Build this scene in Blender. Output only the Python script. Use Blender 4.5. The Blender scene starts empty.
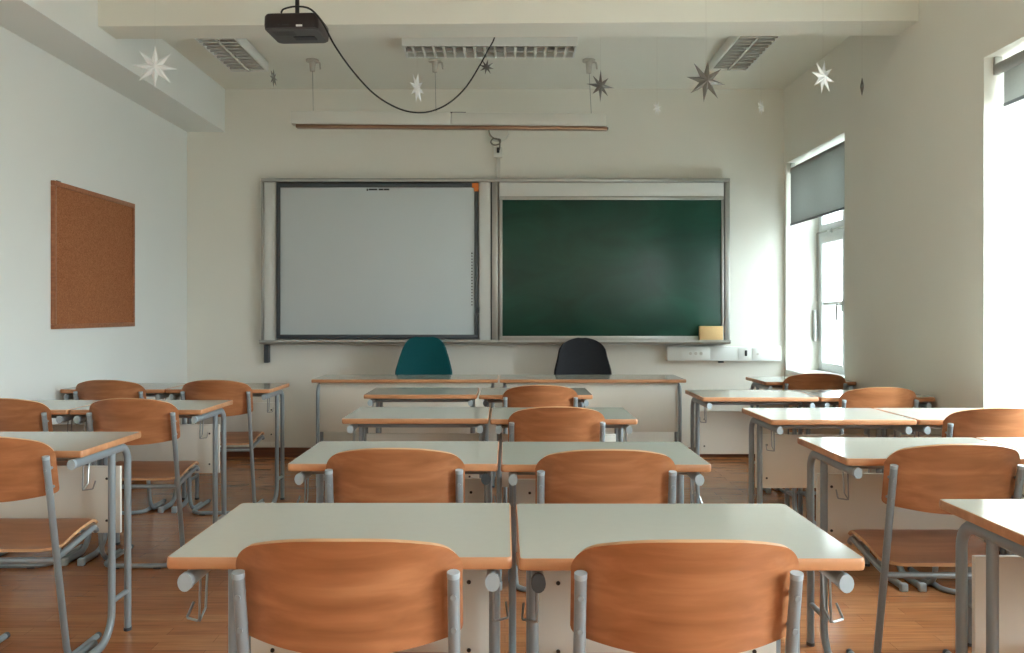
import bpy, math, random
from mathutils import Vector, Matrix

random.seed(7)
PI = math.pi
scene = bpy.context.scene
COL = scene.collection

# ------------------------------------------------------------------ materials
def lin(c):
    return tuple((v / 12.92 if v <= 0.04045 else ((v + 0.055) / 1.055) ** 2.4) for v in (x / 255 for x in c)) + (1.0,)

def new_mat(name):
    m = bpy.data.materials.new(name)
    m.use_nodes = True
    nt = m.node_tree
    return m, nt, nt.nodes['Principled BSDF']

def set_in(b, **kw):
    for k, v in kw.items():
        key = {'spec': 'Specular IOR Level', 'rough': 'Roughness', 'metal': 'Metallic', 'coat': 'Coat Weight',
               'coat_rough': 'Coat Roughness', 'sheen': 'Sheen Weight'}[k]
        b.inputs[key].default_value = v

def plain(name, rgb, rough=0.5, metal=0.0, spec=0.5, var=0.06, scale=14.0, bump=0.0, bump_scale=200.0, coat=0.0):
    """base colour with a faint procedural mottling"""
    m, nt, b = new_mat(name)
    set_in(b, rough=rough, metal=metal, spec=spec, coat=coat)
    tc = nt.nodes.new('ShaderNodeTexCoord')
    nz = nt.nodes.new('ShaderNodeTexNoise')
    nz.inputs['Scale'].default_value = scale
    nz.inputs['Detail'].default_value = 3.0
    nt.links.new(tc.outputs['Object'], nz.inputs['Vector'])
    mx = nt.nodes.new('ShaderNodeMix'); mx.data_type = 'RGBA'
    c = lin(rgb)
    mx.inputs['A'].default_value = tuple(v * (1 - var) for v in c[:3]) + (1,)
    mx.inputs['B'].default_value = tuple(min(1, v * (1 + var)) for v in c[:3]) + (1,)
    nt.links.new(nz.outputs['Fac'], mx.inputs['Factor'])
    nt.links.new(mx.outputs['Result'], b.inputs['Base Color'])
    if bump:
        n2 = nt.nodes.new('ShaderNodeTexNoise')
        n2.inputs['Scale'].default_value = bump_scale
        n2.inputs['Detail'].default_value = 4.0
        nt.links.new(tc.outputs['Object'], n2.inputs['Vector'])
        bp = nt.nodes.new('ShaderNodeBump')
        bp.inputs['Strength'].default_value = bump
        bp.inputs['Distance'].default_value = 0.002
        nt.links.new(n2.outputs['Fac'], bp.inputs['Height'])
        nt.links.new(bp.outputs['Normal'], b.inputs['Normal'])
    return m

def wood(name, dark, mid, light, rough=0.4, stretch=(1.6, 30, 30), scale=2.2, spec=0.5, per_object=0.0):
    """grain runs along local x"""
    m, nt, b = new_mat(name)
    set_in(b, rough=rough, spec=spec)
    tc = nt.nodes.new('ShaderNodeTexCoord')
    mp = nt.nodes.new('ShaderNodeMapping')
    mp.inputs['Scale'].default_value = stretch
    nt.links.new(tc.outputs['Object'], mp.inputs['Vector'])
    vec = mp.outputs['Vector']
    if per_object:
        oi = nt.nodes.new('ShaderNodeObjectInfo')
        ad = nt.nodes.new('ShaderNodeVectorMath'); ad.operation = 'ADD'
        sc_ = nt.nodes.new('ShaderNodeMath'); sc_.operation = 'MULTIPLY'; sc_.inputs[1].default_value = 40
        nt.links.new(oi.outputs['Random'], sc_.inputs[0])
        nt.links.new(vec, ad.inputs[0]); nt.links.new(sc_.outputs[0], ad.inputs[1])
        vec = ad.outputs['Vector']
    nz = nt.nodes.new('ShaderNodeTexNoise')
    nz.inputs['Scale'].default_value = scale
    nz.inputs['Detail'].default_value = 6.0
    nz.inputs['Distortion'].default_value = 0.35
    nt.links.new(vec, nz.inputs['Vector'])
    cr = nt.nodes.new('ShaderNodeValToRGB')
    e = cr.color_ramp.elements
    e[0].position = 0.28; e[0].color = lin(dark)
    e[1].position = 0.72; e[1].color = lin(light)
    k = cr.color_ramp.elements.new(0.5); k.color = lin(mid)
    nt.links.new(nz.outputs['Fac'], cr.inputs['Fac'])
    out = cr.outputs['Color']
    if per_object:
        hs = nt.nodes.new('ShaderNodeHueSaturation')
        mr = nt.nodes.new('ShaderNodeMapRange')
        mr.inputs['To Min'].default_value = 1 - per_object; mr.inputs['To Max'].default_value = 1 + per_object
        nt.links.new(oi.outputs['Random'], mr.inputs['Value'])
        nt.links.new(mr.outputs['Result'], hs.inputs['Value'])
        nt.links.new(out, hs.inputs['Color'])
        out = hs.outputs['Color']
    nt.links.new(out, b.inputs['Base Color'])
    return m

def floor_material():
    m, nt, b = new_mat('oak_parquet')
    set_in(b, spec=0.5)
    tc = nt.nodes.new('ShaderNodeTexCoord')
    br = nt.nodes.new('ShaderNodeTexBrick')
    br.offset = 0.37
    br.inputs['Scale'].default_value = 1.0
    br.inputs['Brick Width'].default_value = 0.55
    br.inputs['Row Height'].default_value = 0.075
    br.inputs['Mortar Size'].default_value = 0.0010
    br.inputs['Color1'].default_value = lin((162, 102, 62))
    br.inputs['Color2'].default_value = lin((176, 118, 76))
    br.inputs['Mortar'].default_value = lin((128, 80, 48))
    nt.links.new(tc.outputs['Object'], br.inputs['Vector'])
    mp = nt.nodes.new('ShaderNodeMapping'); mp.inputs['Scale'].default_value = (1.5, 26, 1)
    nt.links.new(tc.outputs['Object'], mp.inputs['Vector'])
    nz = nt.nodes.new('ShaderNodeTexNoise'); nz.inputs['Scale'].default_value = 3; nz.inputs['Detail'].default_value = 6
    nt.links.new(mp.outputs['Vector'], nz.inputs['Vector'])
    mr = nt.nodes.new('ShaderNodeMapRange')
    mr.inputs['From Min'].default_value = 0.3; mr.inputs['From Max'].default_value = 0.7
    mr.inputs['To Min'].default_value = 0.72; mr.inputs['To Max'].default_value = 1.15
    nt.links.new(nz.outputs['Fac'], mr.inputs['Value'])
    mx = nt.nodes.new('ShaderNodeMix'); mx.data_type = 'RGBA'; mx.blend_type = 'MULTIPLY'
    mx.inputs['Factor'].default_value = 1.0
    nt.links.new(br.outputs['Color'], mx.inputs['A'])
    nt.links.new(mr.outputs['Result'], mx.inputs['B'])
    nt.links.new(mx.outputs['Result'], b.inputs['Base Color'])
    n2 = nt.nodes.new('ShaderNodeTexNoise'); n2.inputs['Scale'].default_value = 5; n2.inputs['Detail'].default_value = 4
    nt.links.new(tc.outputs['Object'], n2.inputs['Vector'])
    r2 = nt.nodes.new('ShaderNodeMapRange'); r2.inputs['To Min'].default_value = 0.16; r2.inputs['To Max'].default_value = 0.26
    nt.links.new(n2.outputs['Fac'], r2.inputs['Value'])
    nt.links.new(r2.outputs['Result'], b.inputs['Roughness'])
    bp = nt.nodes.new('ShaderNodeBump'); bp.inputs['Strength'].default_value = 0.12; bp.inputs['Distance'].default_value = 0.002
    nt.links.new(n2.outputs['Fac'], bp.inputs['Height'])
    nt.links.new(bp.outputs['Normal'], b.inputs['Normal'])
    return m

def cork_material():
    m, nt, b = new_mat('cork')
    set_in(b, rough=0.9, spec=0.15)
    tc = nt.nodes.new('ShaderNodeTexCoord')
    vo = nt.nodes.new('ShaderNodeTexVoronoi'); vo.inputs['Scale'].default_value = 170
    nt.links.new(tc.outputs['Object'], vo.inputs['Vector'])
    cr = nt.nodes.new('ShaderNodeValToRGB')
    cr.color_ramp.elements[0].color = lin((140, 86, 56)); cr.color_ramp.elements[1].color = lin((176, 117, 80))
    sep = nt.nodes.new('ShaderNodeSeparateColor')
    nt.links.new(vo.outputs['Color'], sep.inputs['Color'])
    nt.links.new(sep.outputs['Red'], cr.inputs['Fac'])
    nt.links.new(cr.outputs['Color'], b.inputs['Base Color'])
    return m

def chalk_material():
    m, nt, b = new_mat('green_board')
    set_in(b, rough=0.33, spec=0.5)
    tc = nt.nodes.new('ShaderNodeTexCoord')
    mp = nt.nodes.new('ShaderNodeMapping'); mp.inputs['Scale'].default_value = (1.0, 1.0, 2.2); mp.inputs['Rotation'].default_value = (0, 0.5, 0)
    nt.links.new(tc.outputs['Object'], mp.inputs['Vector'])
    nz = nt.nodes.new('ShaderNodeTexNoise'); nz.inputs['Scale'].default_value = 1.8; nz.inputs['Detail'].default_value = 5; nz.inputs['Distortion'].default_value = 1.0
    nt.links.new(mp.outputs['Vector'], nz.inputs['Vector'])
    cr = nt.nodes.new('ShaderNodeValToRGB')
    cr.color_ramp.elements[0].position = 0.3; cr.color_ramp.elements[0].color = lin((11, 52, 41))
    cr.color_ramp.elements[1].position = 0.75; cr.color_ramp.elements[1].color = lin((20, 74, 58))
    nt.links.new(nz.outputs['Fac'], cr.inputs['Fac'])
    nt.links.new(cr.outputs['Color'], b.inputs['Base Color'])
    return m

def glass_material():
    m = bpy.data.materials.new('window_glass'); m.use_nodes = True
    nt = m.node_tree; nt.nodes.clear()
    out = nt.nodes.new('ShaderNodeOutputMaterial')
    tr = nt.nodes.new('ShaderNodeBsdfTransparent'); tr.inputs['Color'].default_value = (0.95, 0.97, 0.97, 1)
    gl = nt.nodes.new('ShaderNodeBsdfGlossy'); gl.inputs['Roughness'].default_value = 0.02
    mx = nt.nodes.new('ShaderNodeMixShader')
    mx.inputs[0].default_value = 0.07
    nt.links.new(tr.outputs[0], mx.inputs[1]); nt.links.new(gl.outputs[0], mx.inputs[2])
    nt.links.new(mx.outputs[0], out.inputs['Surface'])
    return m

def blind_material():
    m, nt, b = new_mat('blind_fabric')
    set_in(b, rough=0.85, spec=0.1)
    tc = nt.nodes.new('ShaderNodeTexCoord')
    nz = nt.nodes.new('ShaderNodeTexNoise'); nz.inputs['Scale'].default_value = 60
    nt.links.new(tc.outputs['Object'], nz.inputs['Vector'])
    cr = nt.nodes.new('ShaderNodeValToRGB')
    cr.color_ramp.elements[0].color = lin((160, 160, 156)); cr.color_ramp.elements[1].color = lin((176, 176, 171))
    nt.links.new(nz.outputs['Fac'], cr.inputs['Fac'])
    nt.links.new(cr.outputs['Color'], b.inputs['Base Color'])
    tl = nt.nodes.new('ShaderNodeBsdfTranslucent'); tl.inputs['Color'].default_value = lin((168, 170, 166))
    mx = nt.nodes.new('ShaderNodeMixShader'); mx.inputs[0].default_value = 0.6
    out = nt.nodes['Material Output']
    nt.links.new(b.outputs[0], mx.inputs[1]); nt.links.new(tl.outputs[0], mx.inputs[2])
    nt.links.new(mx.outputs[0], out.inputs['Surface'])
    return m

M = {}
M['wall'] = plain('cream_wall_paint', (232, 231, 222), 0.85, spec=0.2, var=0.025, scale=2.5, bump=0.15, bump_scale=90)
M['wall_side'] = plain('pale_wall_paint', (232, 235, 232), 0.85, spec=0.2, var=0.02, scale=2.0, bump=0.15, bump_scale=90)
M['ceiling'] = plain('ceiling_paint', (233, 233, 223), 0.9, spec=0.15, var=0.02, scale=2.0, bump=0.1, bump_scale=80)
M['reveal'] = plain('white_reveal_paint', (228, 228, 224), 0.7, spec=0.3, var=0.01)
M['floor'] = floor_material()
M['skirting'] = wood('brown_skirting', (82, 46, 28), (100, 58, 36), (116, 70, 44), rough=0.45, stretch=(1, 8, 30))
M['ply'] = wood('beech_plywood', (150, 95, 60), (167, 108, 70), (184, 125, 85), rough=0.34, stretch=(1.2, 10, 14), scale=2.4, per_object=0.06)
M['ply_edge'] = wood('plywood_edge', (182, 132, 92), (198, 150, 108), (212, 166, 124), rough=0.45)
M['band'] = wood('beech_edge_band', (172, 117, 78), (188, 132, 91), (203, 148, 108), rough=0.35, stretch=(2, 12, 12), per_object=0.05)
M['laminate'] = plain('grey_laminate', (186, 185, 174), 0.12, spec=0.5, var=0.02, scale=40)
M['panel'] = plain('cream_panel_laminate', (224, 220, 208), 0.35, spec=0.4, var=0.015, scale=20)
M['metal'] = plain('grey_painted_tube', (142, 150, 154), 0.3, metal=0.15, spec=0.5, var=0.04, scale=25)
M['cap'] = plain('grey_plastic_cap', (168, 180, 186), 0.45, var=0.03)
M['cap_dark'] = plain('dark_plastic_cap', (58, 60, 62), 0.5, var=0.05)
M['screw'] = plain('dark_screw', (60, 58, 55), 0.4, metal=0.7)
M['wire'] = plain('hook_wire', (150, 152, 150), 0.3, metal=0.8)
M['alu'] = plain('brushed_aluminium', (176, 176, 172), 0.34, metal=0.75, var=0.05, scale=30)
M['white_frame'] = plain('white_lacquer', (222, 224, 220), 0.4, var=0.01)
M['white_board'] = plain('whiteboard_enamel', (204, 212, 214), 0.42, spec=0.4, var=0.012, scale=3)
M['board_frame_dark'] = plain('dark_grey_frame', (70, 74, 78), 0.4, var=0.04)
M['orange'] = plain('orange_plastic', (226, 122, 40), 0.4)
M['green'] = chalk_material()
M['sponge'] = plain('tan_sponge', (224, 190, 138), 0.85, spec=0.1, var=0.05, scale=60, bump=0.4, bump_scale=300)
M['cork'] = cork_material()
M['cork_frame'] = wood('cork_board_frame', (136, 82, 52), (156, 98, 64), (172, 114, 78), rough=0.45)
M['black'] = plain('black_plastic', (22, 19, 20), 0.42, var=0.08)
M['projector'] = plain('dark_projector_plastic', (36, 24, 25), 0.4, var=0.06)
M['projector_low'] = plain('projector_underside', (74, 71, 70), 0.4, var=0.18, scale=40)
M['cable'] = plain('black_cable', (26, 24, 24), 0.5)
M['cable_grey'] = plain('grey_cable', (112, 106, 94), 0.5)
M['screen_case'] = plain('screen_casing', (214, 214, 206), 0.4, var=0.01)
M['slat'] = plain('brown_screen_slat', (150, 118, 96), 0.28, metal=0.9, var=0.08)
M['louvre'] = plain('polished_louvre', (240, 240, 236), 0.2, metal=0.6, var=0.02)
M['lamp_inside'] = plain('lamp_reflector', (196, 192, 184), 0.3, metal=0.5, var=0.05)
M['lamp_white'] = plain('lamp_white_enamel', (138, 132, 122), 0.35, var=0.01)
M['tube_lamp'] = plain('unlit_lamp_tube', (228, 228, 222), 0.3)
M['paper'] = plain('white_paper', (238, 240, 240), 0.7, spec=0.2, var=0.01)
M['shaded'] = plain('shaded_star_card', (128, 124, 118), 0.35, metal=0.6, var=0.05)  # darker copy of the star material, backlit shade put into its colour
M['thread'] = plain('nylon_thread', (190, 186, 176), 0.6)
M['teal'] = plain('teal_upholstery', (9, 80, 86), 0.75, spec=0.2, var=0.08, scale=90)
M['charcoal'] = plain('charcoal_upholstery', (44, 45, 50), 0.8, spec=0.2, var=0.08, scale=90)
M['glass'] = glass_material()
M['blind'] = blind_material()
def sheer_material():
    m = bpy.data.materials.new('sheer_net'); m.use_nodes = True
    nt = m.node_tree; nt.nodes.clear()
    out = nt.nodes.new('ShaderNodeOutputMaterial')
    tr = nt.nodes.new('ShaderNodeBsdfTransparent')
    tl = nt.nodes.new('ShaderNodeBsdfTranslucent'); tl.inputs['Color'].default_value = (0.42, 0.44, 0.44, 1)
    df = nt.nodes.new('ShaderNodeBsdfDiffuse'); df.inputs['Color'].default_value = (0.75, 0.77, 0.77, 1)
    m1 = nt.nodes.new('ShaderNodeMixShader'); m1.inputs[0].default_value = 0.45
    m2 = nt.nodes.new('ShaderNodeMixShader'); m2.inputs[0].default_value = 0.86
    nt.links.new(tl.outputs[0], m1.inputs[1]); nt.links.new(df.outputs[0], m1.inputs[2])
    nt.links.new(tr.outputs[0], m2.inputs[1]); nt.links.new(m1.outputs[0], m2.inputs[2])
    nt.links.new(m2.outputs[0], out.inputs['Surface'])
    return m
M['sheer'] = sheer_material()
M['blind_tube'] = plain('blind_tube_grey', (140, 140, 136), 0.5)
M['window_frame'] = plain('white_window_paint', (226, 230, 230), 0.4, var=0.01)
M['ink'] = plain('dark_print', (40, 42, 44), 0.6)

# ------------------------------------------------------------------ mesh building
class MB:
    def __init__(self):
        self.v = []; self.f = []; self.mi = []
    def add(self, verts, faces, mi=0):
        o = len(self.v)
        self.v += [tuple(p) for p in verts]
        for f in faces:
            self.f.append([i + o for i in f]); self.mi.append(mi)
    def box(self, x0, x1, y0, y1, z0, z1, mi=0, mat=None):
        vs = [(x, y, z) for z in (z0, z1) for y in (y0, y1) for x in (x0, x1)]
        if mat is not None:
            vs = [mat @ Vector(p) for p in vs]
        self.add(vs, [(0, 2, 3, 1), (4, 5, 7, 6), (0, 1, 5, 4), (2, 6, 7, 3), (0, 4, 6, 2), (1, 3, 7, 5)], mi)
    def rbox(self, x0, x1, y0, y1, z0, z1, r=0.003, mat=None):
        """box with chamfered edges"""
        import bmesh
        bm = bmesh.new()
        bmesh.ops.create_cube(bm, size=1.0)
        for v in bm.verts:
            v.co = Vector(((x0 + x1) / 2 + v.co.x * (x1 - x0), (y0 + y1) / 2 + v.co.y * (y1 - y0), (z0 + z1) / 2 + v.co.z * (z1 - z0)))
        bmesh.ops.bevel(bm, geom=list(bm.edges), offset=r, segments=2, affect='EDGES', profile=0.5)
        bm.verts.index_update()
        vs = [(mat @ v.co if mat is not None else v.co) for v in bm.verts]
        self.add(vs, [[v.index for v in f.verts] for f in bm.faces])
        bm.free()
    def sweep(self, pts, ra, rb=None, lateral=None, seg=10, cap=True):
        """tube along pts; with lateral given, ra is the radius along it and rb across"""
        rb = ra if rb is None else rb
        pts = [Vector(p) for p in pts]
        n = len(pts); rings = []
        up = None
        for i, p in enumerate(pts):
            t = (pts[min(i + 1, n - 1)] - pts[max(i - 1, 0)]).normalized()
            if lateral is not None:
                a = Vector(lateral)
                a = (a - t * a.dot(t)).normalized()
            else:
                if up is None:
                    up = Vector((0, 0, 1)) if abs(t.z) < 0.9 else Vector((1, 0, 0))
                a = (up - t * up.dot(t)).normalized(); up = a
            b = t.cross(a)
            # widen at bends so that the tube keeps its width
            rings.append([p + a * (ra * math.cos(2 * PI * k / seg)) + b * (rb * math.sin(2 * PI * k / seg)) for k in range(seg)])
        vs = [q for r in rings for q in r]
        fs = []
        for i in range(n - 1):
            for k in range(seg):
                k2 = (k + 1) % seg
                fs.append((i * seg + k, i * seg + k2, (i + 1) * seg + k2, (i + 1) * seg + k))
        if cap:
            fs.append(tuple(reversed(range(seg)))); fs.append(tuple((n - 1) * seg + k for k in range(seg)))
        self.add(vs, fs)
    def cyl(self, p0, p1, r0, r1=None, seg=16):
        p0 = Vector(p0); p1 = Vector(p1); r1 = r0 if r1 is None else r1
        t = (p1 - p0).normalized()
        a = t.orthogonal().normalized(); b = t.cross(a)
        vs = []
        for p, r in ((p0, r0), (p1, r1)):
            vs += [p + a * r * math.cos(2 * PI * k / seg) + b * r * math.sin(2 * PI * k / seg) for k in range(seg)]
        fs = [(k, (k + 1) % seg, seg + (k + 1) % seg, seg + k) for k in range(seg)]
        fs += [tuple(reversed(range(seg))), tuple(seg + k for k in range(seg))]
        self.add(vs, fs)
    def sheet(self, P, nu, nv, thick, rim_mi=0):
        """closed sheet: P(u,v) with u,v in 0..1, thickened along the local normal"""
        g = [[Vector(P(i / nu, j / nv)) for j in range(nv + 1)] for i in range(nu + 1)]
        A, B = [], []
        for i in range(nu + 1):
            for j in range(nv + 1):
                du = g[min(i + 1, nu)][j] - g[max(i - 1, 0)][j]
                dv = g[i][min(j + 1, nv)] - g[i][max(j - 1, 0)]
                n = du.cross(dv)
                n = n.normalized() if n.length > 1e-9 else Vector((0, 1, 0))
                A.append(g[i][j] + n * thick / 2); B.append(g[i][j] - n * thick / 2)
        w = nv + 1; o = len(A)
        fs = []
        for i in range(nu):
            for j in range(nv):
                q = (i * w + j, (i + 1) * w + j, (i + 1) * w + j + 1, i * w + j + 1)
                fs.append(q); fs.append(tuple(o + k for k in reversed(q)))
        rim = [i * w for i in range(nu + 1)] + [nu * w + j for j in range(1, nv + 1)] + [i * w + nv for i in range(nu - 1, -1, -1)] + [j for j in range(nv - 1, 0, -1)]
        e = []
        for k in range(len(rim)):
            a, b = rim[k], rim[(k + 1) % len(rim)]
            e.append((b, a, o + a, o + b))
        o2 = len(self.v)
        self.add(A + B, fs)
        for q in e:
            self.f.append([k + o2 for k in q]); self.mi.append(rim_mi)
    def prism(self, outline, z0, z1):
        """outline: list of (x, y); extruded in z"""
        n = len(outline)
        vs = [(x, y, z0) for x, y in outline] + [(x, y, z1) for x, y in outline]
        fs = [tuple(reversed(range(n))), tuple(range(n, 2 * n))]
        fs += [(k, (k + 1) % n, n + (k + 1) % n, n + k) for k in range(n)]
        self.add(vs, fs)
    def build(self, name, mat, parent=None, smooth=True, loc=None, rot=None, angle=38):
        me = bpy.data.meshes.new(name)
        me.from_pydata(self.v, [], self.f)
        mats = mat if isinstance(mat, (list, tuple)) else [mat]
        for m in mats:
            me.materials.append(m)
        if len(mats) > 1:
            me.polygons.foreach_set('material_index', self.mi)
        import bmesh
        bm = bmesh.new(); bm.from_mesh(me)
        bmesh.ops.recalc_face_normals(bm, faces=bm.faces)
        bm.to_mesh(me); bm.free()
        if smooth:
            me.polygons.foreach_set('use_smooth', [True] * len(me.polygons))
            me.set_sharp_from_angle(angle=math.radians(angle))
        ob = bpy.data.objects.new(name, me)
        COL.objects.link(ob)
        if parent is not None:
            ob.parent = parent
        if loc is not None:
            ob.location = loc
        if rot is not None:
            ob.rotation_euler = rot
        return ob

def fillet(pts, rad, seg=7):
    """polyline with rounded corners; rad: one radius per inner corner or a number"""
    pts = [Vector(p) for p in pts]
    out = [pts[0]]
    for i in range(1, len(pts) - 1):
        r = rad[i - 1] if isinstance(rad, (list, tuple)) else rad
        a = (pts[i - 1] - pts[i]); b = (pts[i + 1] - pts[i])
        la, lb = a.length, b.length
        a.normalize(); b.normalize()
        ang = a.angle(b)
        d = min(r / math.tan(ang / 2), la * 0.49 if i > 1 else la * 0.98, lb * 0.49 if i < len(pts) - 2 else lb * 0.98)
        r = d * math.tan(ang / 2)
        c = pts[i] + (a + b).normalized() * (r / math.sin(ang / 2))
        s = pts[i] + a * d - c; e = pts[i] + b * d - c
        tot = s.angle(e); ax = s.cross(e).normalized()
        for k in range(seg + 1):
            out.append(c + Matrix.Rotation(tot * k / seg, 3, ax) @ s)
    out.append(pts[-1])
    return out

def curve_pts(ctrl, n=10):
    """Catmull-Rom through the control points"""
    P = [Vector(p) for p in ctrl]
    P = [P[0] * 2 - P[1]] + P + [P[-1] * 2 - P[-2]]
    out = []
    for i in range(1, len(P) - 2):
        for k in range(n):
            t = k / n
            out.append(0.5 * ((2 * P[i]) + (P[i + 1] - P[i - 1]) * t + (2 * P[i - 1] - 5 * P[i] + 4 * P[i + 1] - P[i + 2]) * t * t
                              + (3 * P[i] - P[i - 1] - 3 * P[i + 1] + P[i + 2]) * t ** 3))
    out.append(P[-2])
    return out

def tag(o, label=None, cat=None, group=None, kind=None):
    if label: o['label'] = label
    if cat: o['category'] = cat
    if group: o['group'] = group
    if kind: o['kind'] = kind
    return o

def empty(name, loc, rz=0.0, **kw):
    o = bpy.data.objects.new(name, None)
    o.empty_display_size = 0.1
    COL.objects.link(o)
    o.location = loc; o.rotation_euler = (0, 0, rz)
    return tag(o, **kw)

def copy_tree(o, parent=None):
    c = o.copy(); COL.objects.link(c)
    if parent is not None:
        c.parent = parent
    for ch in list(o.children):
        copy_tree(ch, c)
    return c

# ------------------------------------------------------------------ camera (level, 30 mm, a little shift)
CAMZ = 1.24
cam = bpy.data.cameras.new('camera')
cam.lens = 857 / 1024 * 36
cam.sensor_width = 36
cam.shift_x = 7 / 1024
cam.shift_y = -13.5 / 1024
cam_o = bpy.data.objects.new('camera', cam)
COL.objects.link(cam_o)
cam_o.location = (0, 0, CAMZ); cam_o.rotation_euler = (PI / 2, 0, 0)
scene.camera = cam_o

# ------------------------------------------------------------------ room shell
XL, XR, YB, YN, ZC = -2.745, 2.41, 7.40, -6.4, 3.174
XO = 2.78                                   # outer face of the window wall
WINDOWS = [(6.083, 7.35, 1.985), (3.04, 4.312, 2.27), (0.0, 1.27, 2.27), (-3.04, -1.77, 2.27), (-6.08, -4.81, 2.27)]  # last two lie behind the camera, unseen, added as fill light
WZ0, WZ1 = 0.72, 2.525

def structure(name, mb, mat, parent=None, **kw):
    o = mb.build(name, mat, parent, **kw)
    if parent is None:
        o['kind'] = 'structure'
    return o

b = MB(); b.box(XL - 0.3, XO, YN - 0.3, YB + 0.3, -0.12, 0.0); structure('floor', b, M['floor'])
b = MB(); b.box(XL - 0.3, XO, YN - 0.3, YB + 0.3, ZC, ZC + 0.2); structure('ceiling', b, M['ceiling'])
b = MB(); b.box(XL - 0.3, XL, YN, YB + 0.3, 0, ZC); structure('wall_left', b, M['wall_side'])
b = MB(); b.box(XL, XO, YB, YB + 0.3, 0, ZC); structure('wall_back', b, M['wall'])
b = MB(); b.box(XL - 0.3, XO, YN - 0.3, YN, 0, ZC); structure('wall_near', b, M['wall'])
b = MB()
ys = [YN] + [y for w in sorted(WINDOWS) for y in w[:2]] + [YB]
for i in range(len(ys) - 1):
    if i % 2 == 0:
        b.box(XR, XO, ys[i], ys[i + 1], 0, ZC)
    else:
        b.box(XR, XO, ys[i], ys[i + 1], 0, WZ0)
        b.box(XR, XO, ys[i], ys[i + 1], WZ1, ZC)
structure('wall_right', b, M['wall'])
b = MB(); b.box(XL, -2.418, YN, YB, 2.803, ZC); structure('soffit_left', b, M['wall_side'])
b = MB(); b.prism([(-2.418, 5.09), (XR, 4.99), (XR, 5.262), (-2.418, 5.325)], 2.943, ZC); structure('ceiling_beam', b, M['ceiling'])
b = MB(); b.box(XL + 0.016, XR - 0.016, YB - 0.016, YB, 0, 0.08); structure('baseboard_back', b, M['skirting'])
b = MB(); b.box(XL, XL + 0.016, YN, YB, 0, 0.08); structure('baseboard_left', b, M['skirting'])
b = MB(); b.box(XR - 0.016, XR, YN, YB, 0, 0.08); structure('baseboard_right', b, M['skirting'])

def make_window(n, y0, y1, sheer):
    """white two-leaf casement under a fanlight, deep in its reveal"""
    w = empty('window_%d' % n, ((XR + XO) / 2, (y0 + y1) / 2, WZ0), kind='structure')
    hw = (y1 - y0) / 2
    H = WZ1 - WZ0
    fx0, fx1 = 0.095, 0.155                 # frame depth, local x
    f = MB()
    f.box(fx0, fx1, -hw, -hw + 0.05, 0, H); f.box(fx0, fx1, hw - 0.05, hw, 0, H)
    f.box(fx0, fx1, -hw, hw, 0, 0.05); f.box(fx0, fx1, -hw, hw, H - 0.05, H)
    f.box(fx0, fx1, -0.035, 0.035, 0.05, H - 0.05)
    f.box(fx0 - 0.005, fx1, -hw + 0.05, hw - 0.05, 1.16, 1.21)
    f.build('window_frame', M['window_frame'], w, smooth=False)
    s = MB(); s.rbox(-0.185 + 0.005, fx0, -hw, hw, 0.0, 0.032, 0.006); s.build('window_sill', M['reveal'], w)
    for sgn in (-1, 1):
        lo, hi = (0.035, hw - 0.05) if sgn > 0 else (-hw + 0.05, -0.035)
        for z0, z1, fan in ((0.05, 1.16, False), (1.21, H - 0.05, True)):
            t = 0.055
            q = MB()
            q.rbox(fx0 - 0.012, fx1 - 0.01, lo, lo + t, z0, z1, 0.004); q.rbox(fx0 - 0.012, fx1 - 0.01, hi - t, hi, z0, z1, 0.004)
            q.rbox(fx0 - 0.012, fx1 - 0.01, lo + t, hi - t, z0, z0 + t, 0.004); q.rbox(fx0 - 0.012, fx1 - 0.01, lo + t, hi - t, z1 - t, z1, 0.004)
            if not fan:
                q.box(fx0, fx1 - 0.015, lo + t, hi - t, 0.585, 0.613)
            sash = q.build('sash', M['window_frame'], w)
            g = MB(); g.box(fx0 + 0.018, fx0 + 0.022, lo + t - 0.002, hi - t + 0.002, z0 + t - 0.002, z1 - t + 0.002)
            g.build('pane', M['glass'], sash, smooth=False)
    if sheer:
        for sgn in (-1, 1):
            lo, hi = (0.035, hw - 0.05) if sgn > 0 else (-hw + 0.05, -0.035)
            for z0, z1 in ((0.09, 1.12), (1.25, H - 0.09)):
                q = MB()
                n_ = 48
                vs = []
                for k in range(n_ + 1):
                    yy = lo + 0.045 + (hi - lo - 0.09) * k / n_
                    xx = fx0 + 0.010 + 0.0035 * math.sin(k * 1.05)
                    vs += [(xx, yy, z0), (xx, yy, z1)]
                q.add(vs, [(2 * k, 2 * k + 2, 2 * k + 3, 2 * k + 1) for k in range(n_)])
                q.build('sheer_curtain', M['sheer'], w)
    h = MB()
    h.rbox(fx0 - 0.02, fx0 - 0.012, 0.075, 0.10, 0.53, 0.62, 0.003)
    h.sweep(fillet([(fx0 - 0.02, 0.088, 0.59), (fx0 - 0.055, 0.088, 0.59), (fx0 - 0.055, 0.10, 0.46)], 0.015), 0.008, seg=8)
    h.build('window_handle', M['alu'], w)
    # fanlight opener: arm, rod down the far jamb, lever
    op = MB()
    op.box(fx0 - 0.022, fx0 - 0.012, 0.02, hw - 0.02, 1.195, 1.207)
    op.rbox(fx0 - 0.03, fx0 - 0.008, 0.30, 0.36, 1.18, 1.215, 0.004)
    op.cyl((fx0 - 0.022, hw - 0.022, 0.62), (fx0 - 0.022, hw - 0.022, 1.2), 0.005, seg=8)
    opener = op.build('fanlight_opener', M['alu'], w)
    lv = MB(); lv.rbox(fx0 - 0.055, fx0 - 0.025, hw - 0.045, hw - 0.008, 0.28, 0.545, 0.006); lv.build('lever', M['alu'], opener)
    return w

for i, (y0, y1, zb) in enumerate(WINDOWS):
    make_window(i + 1, y0, y1, i == 0)

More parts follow.
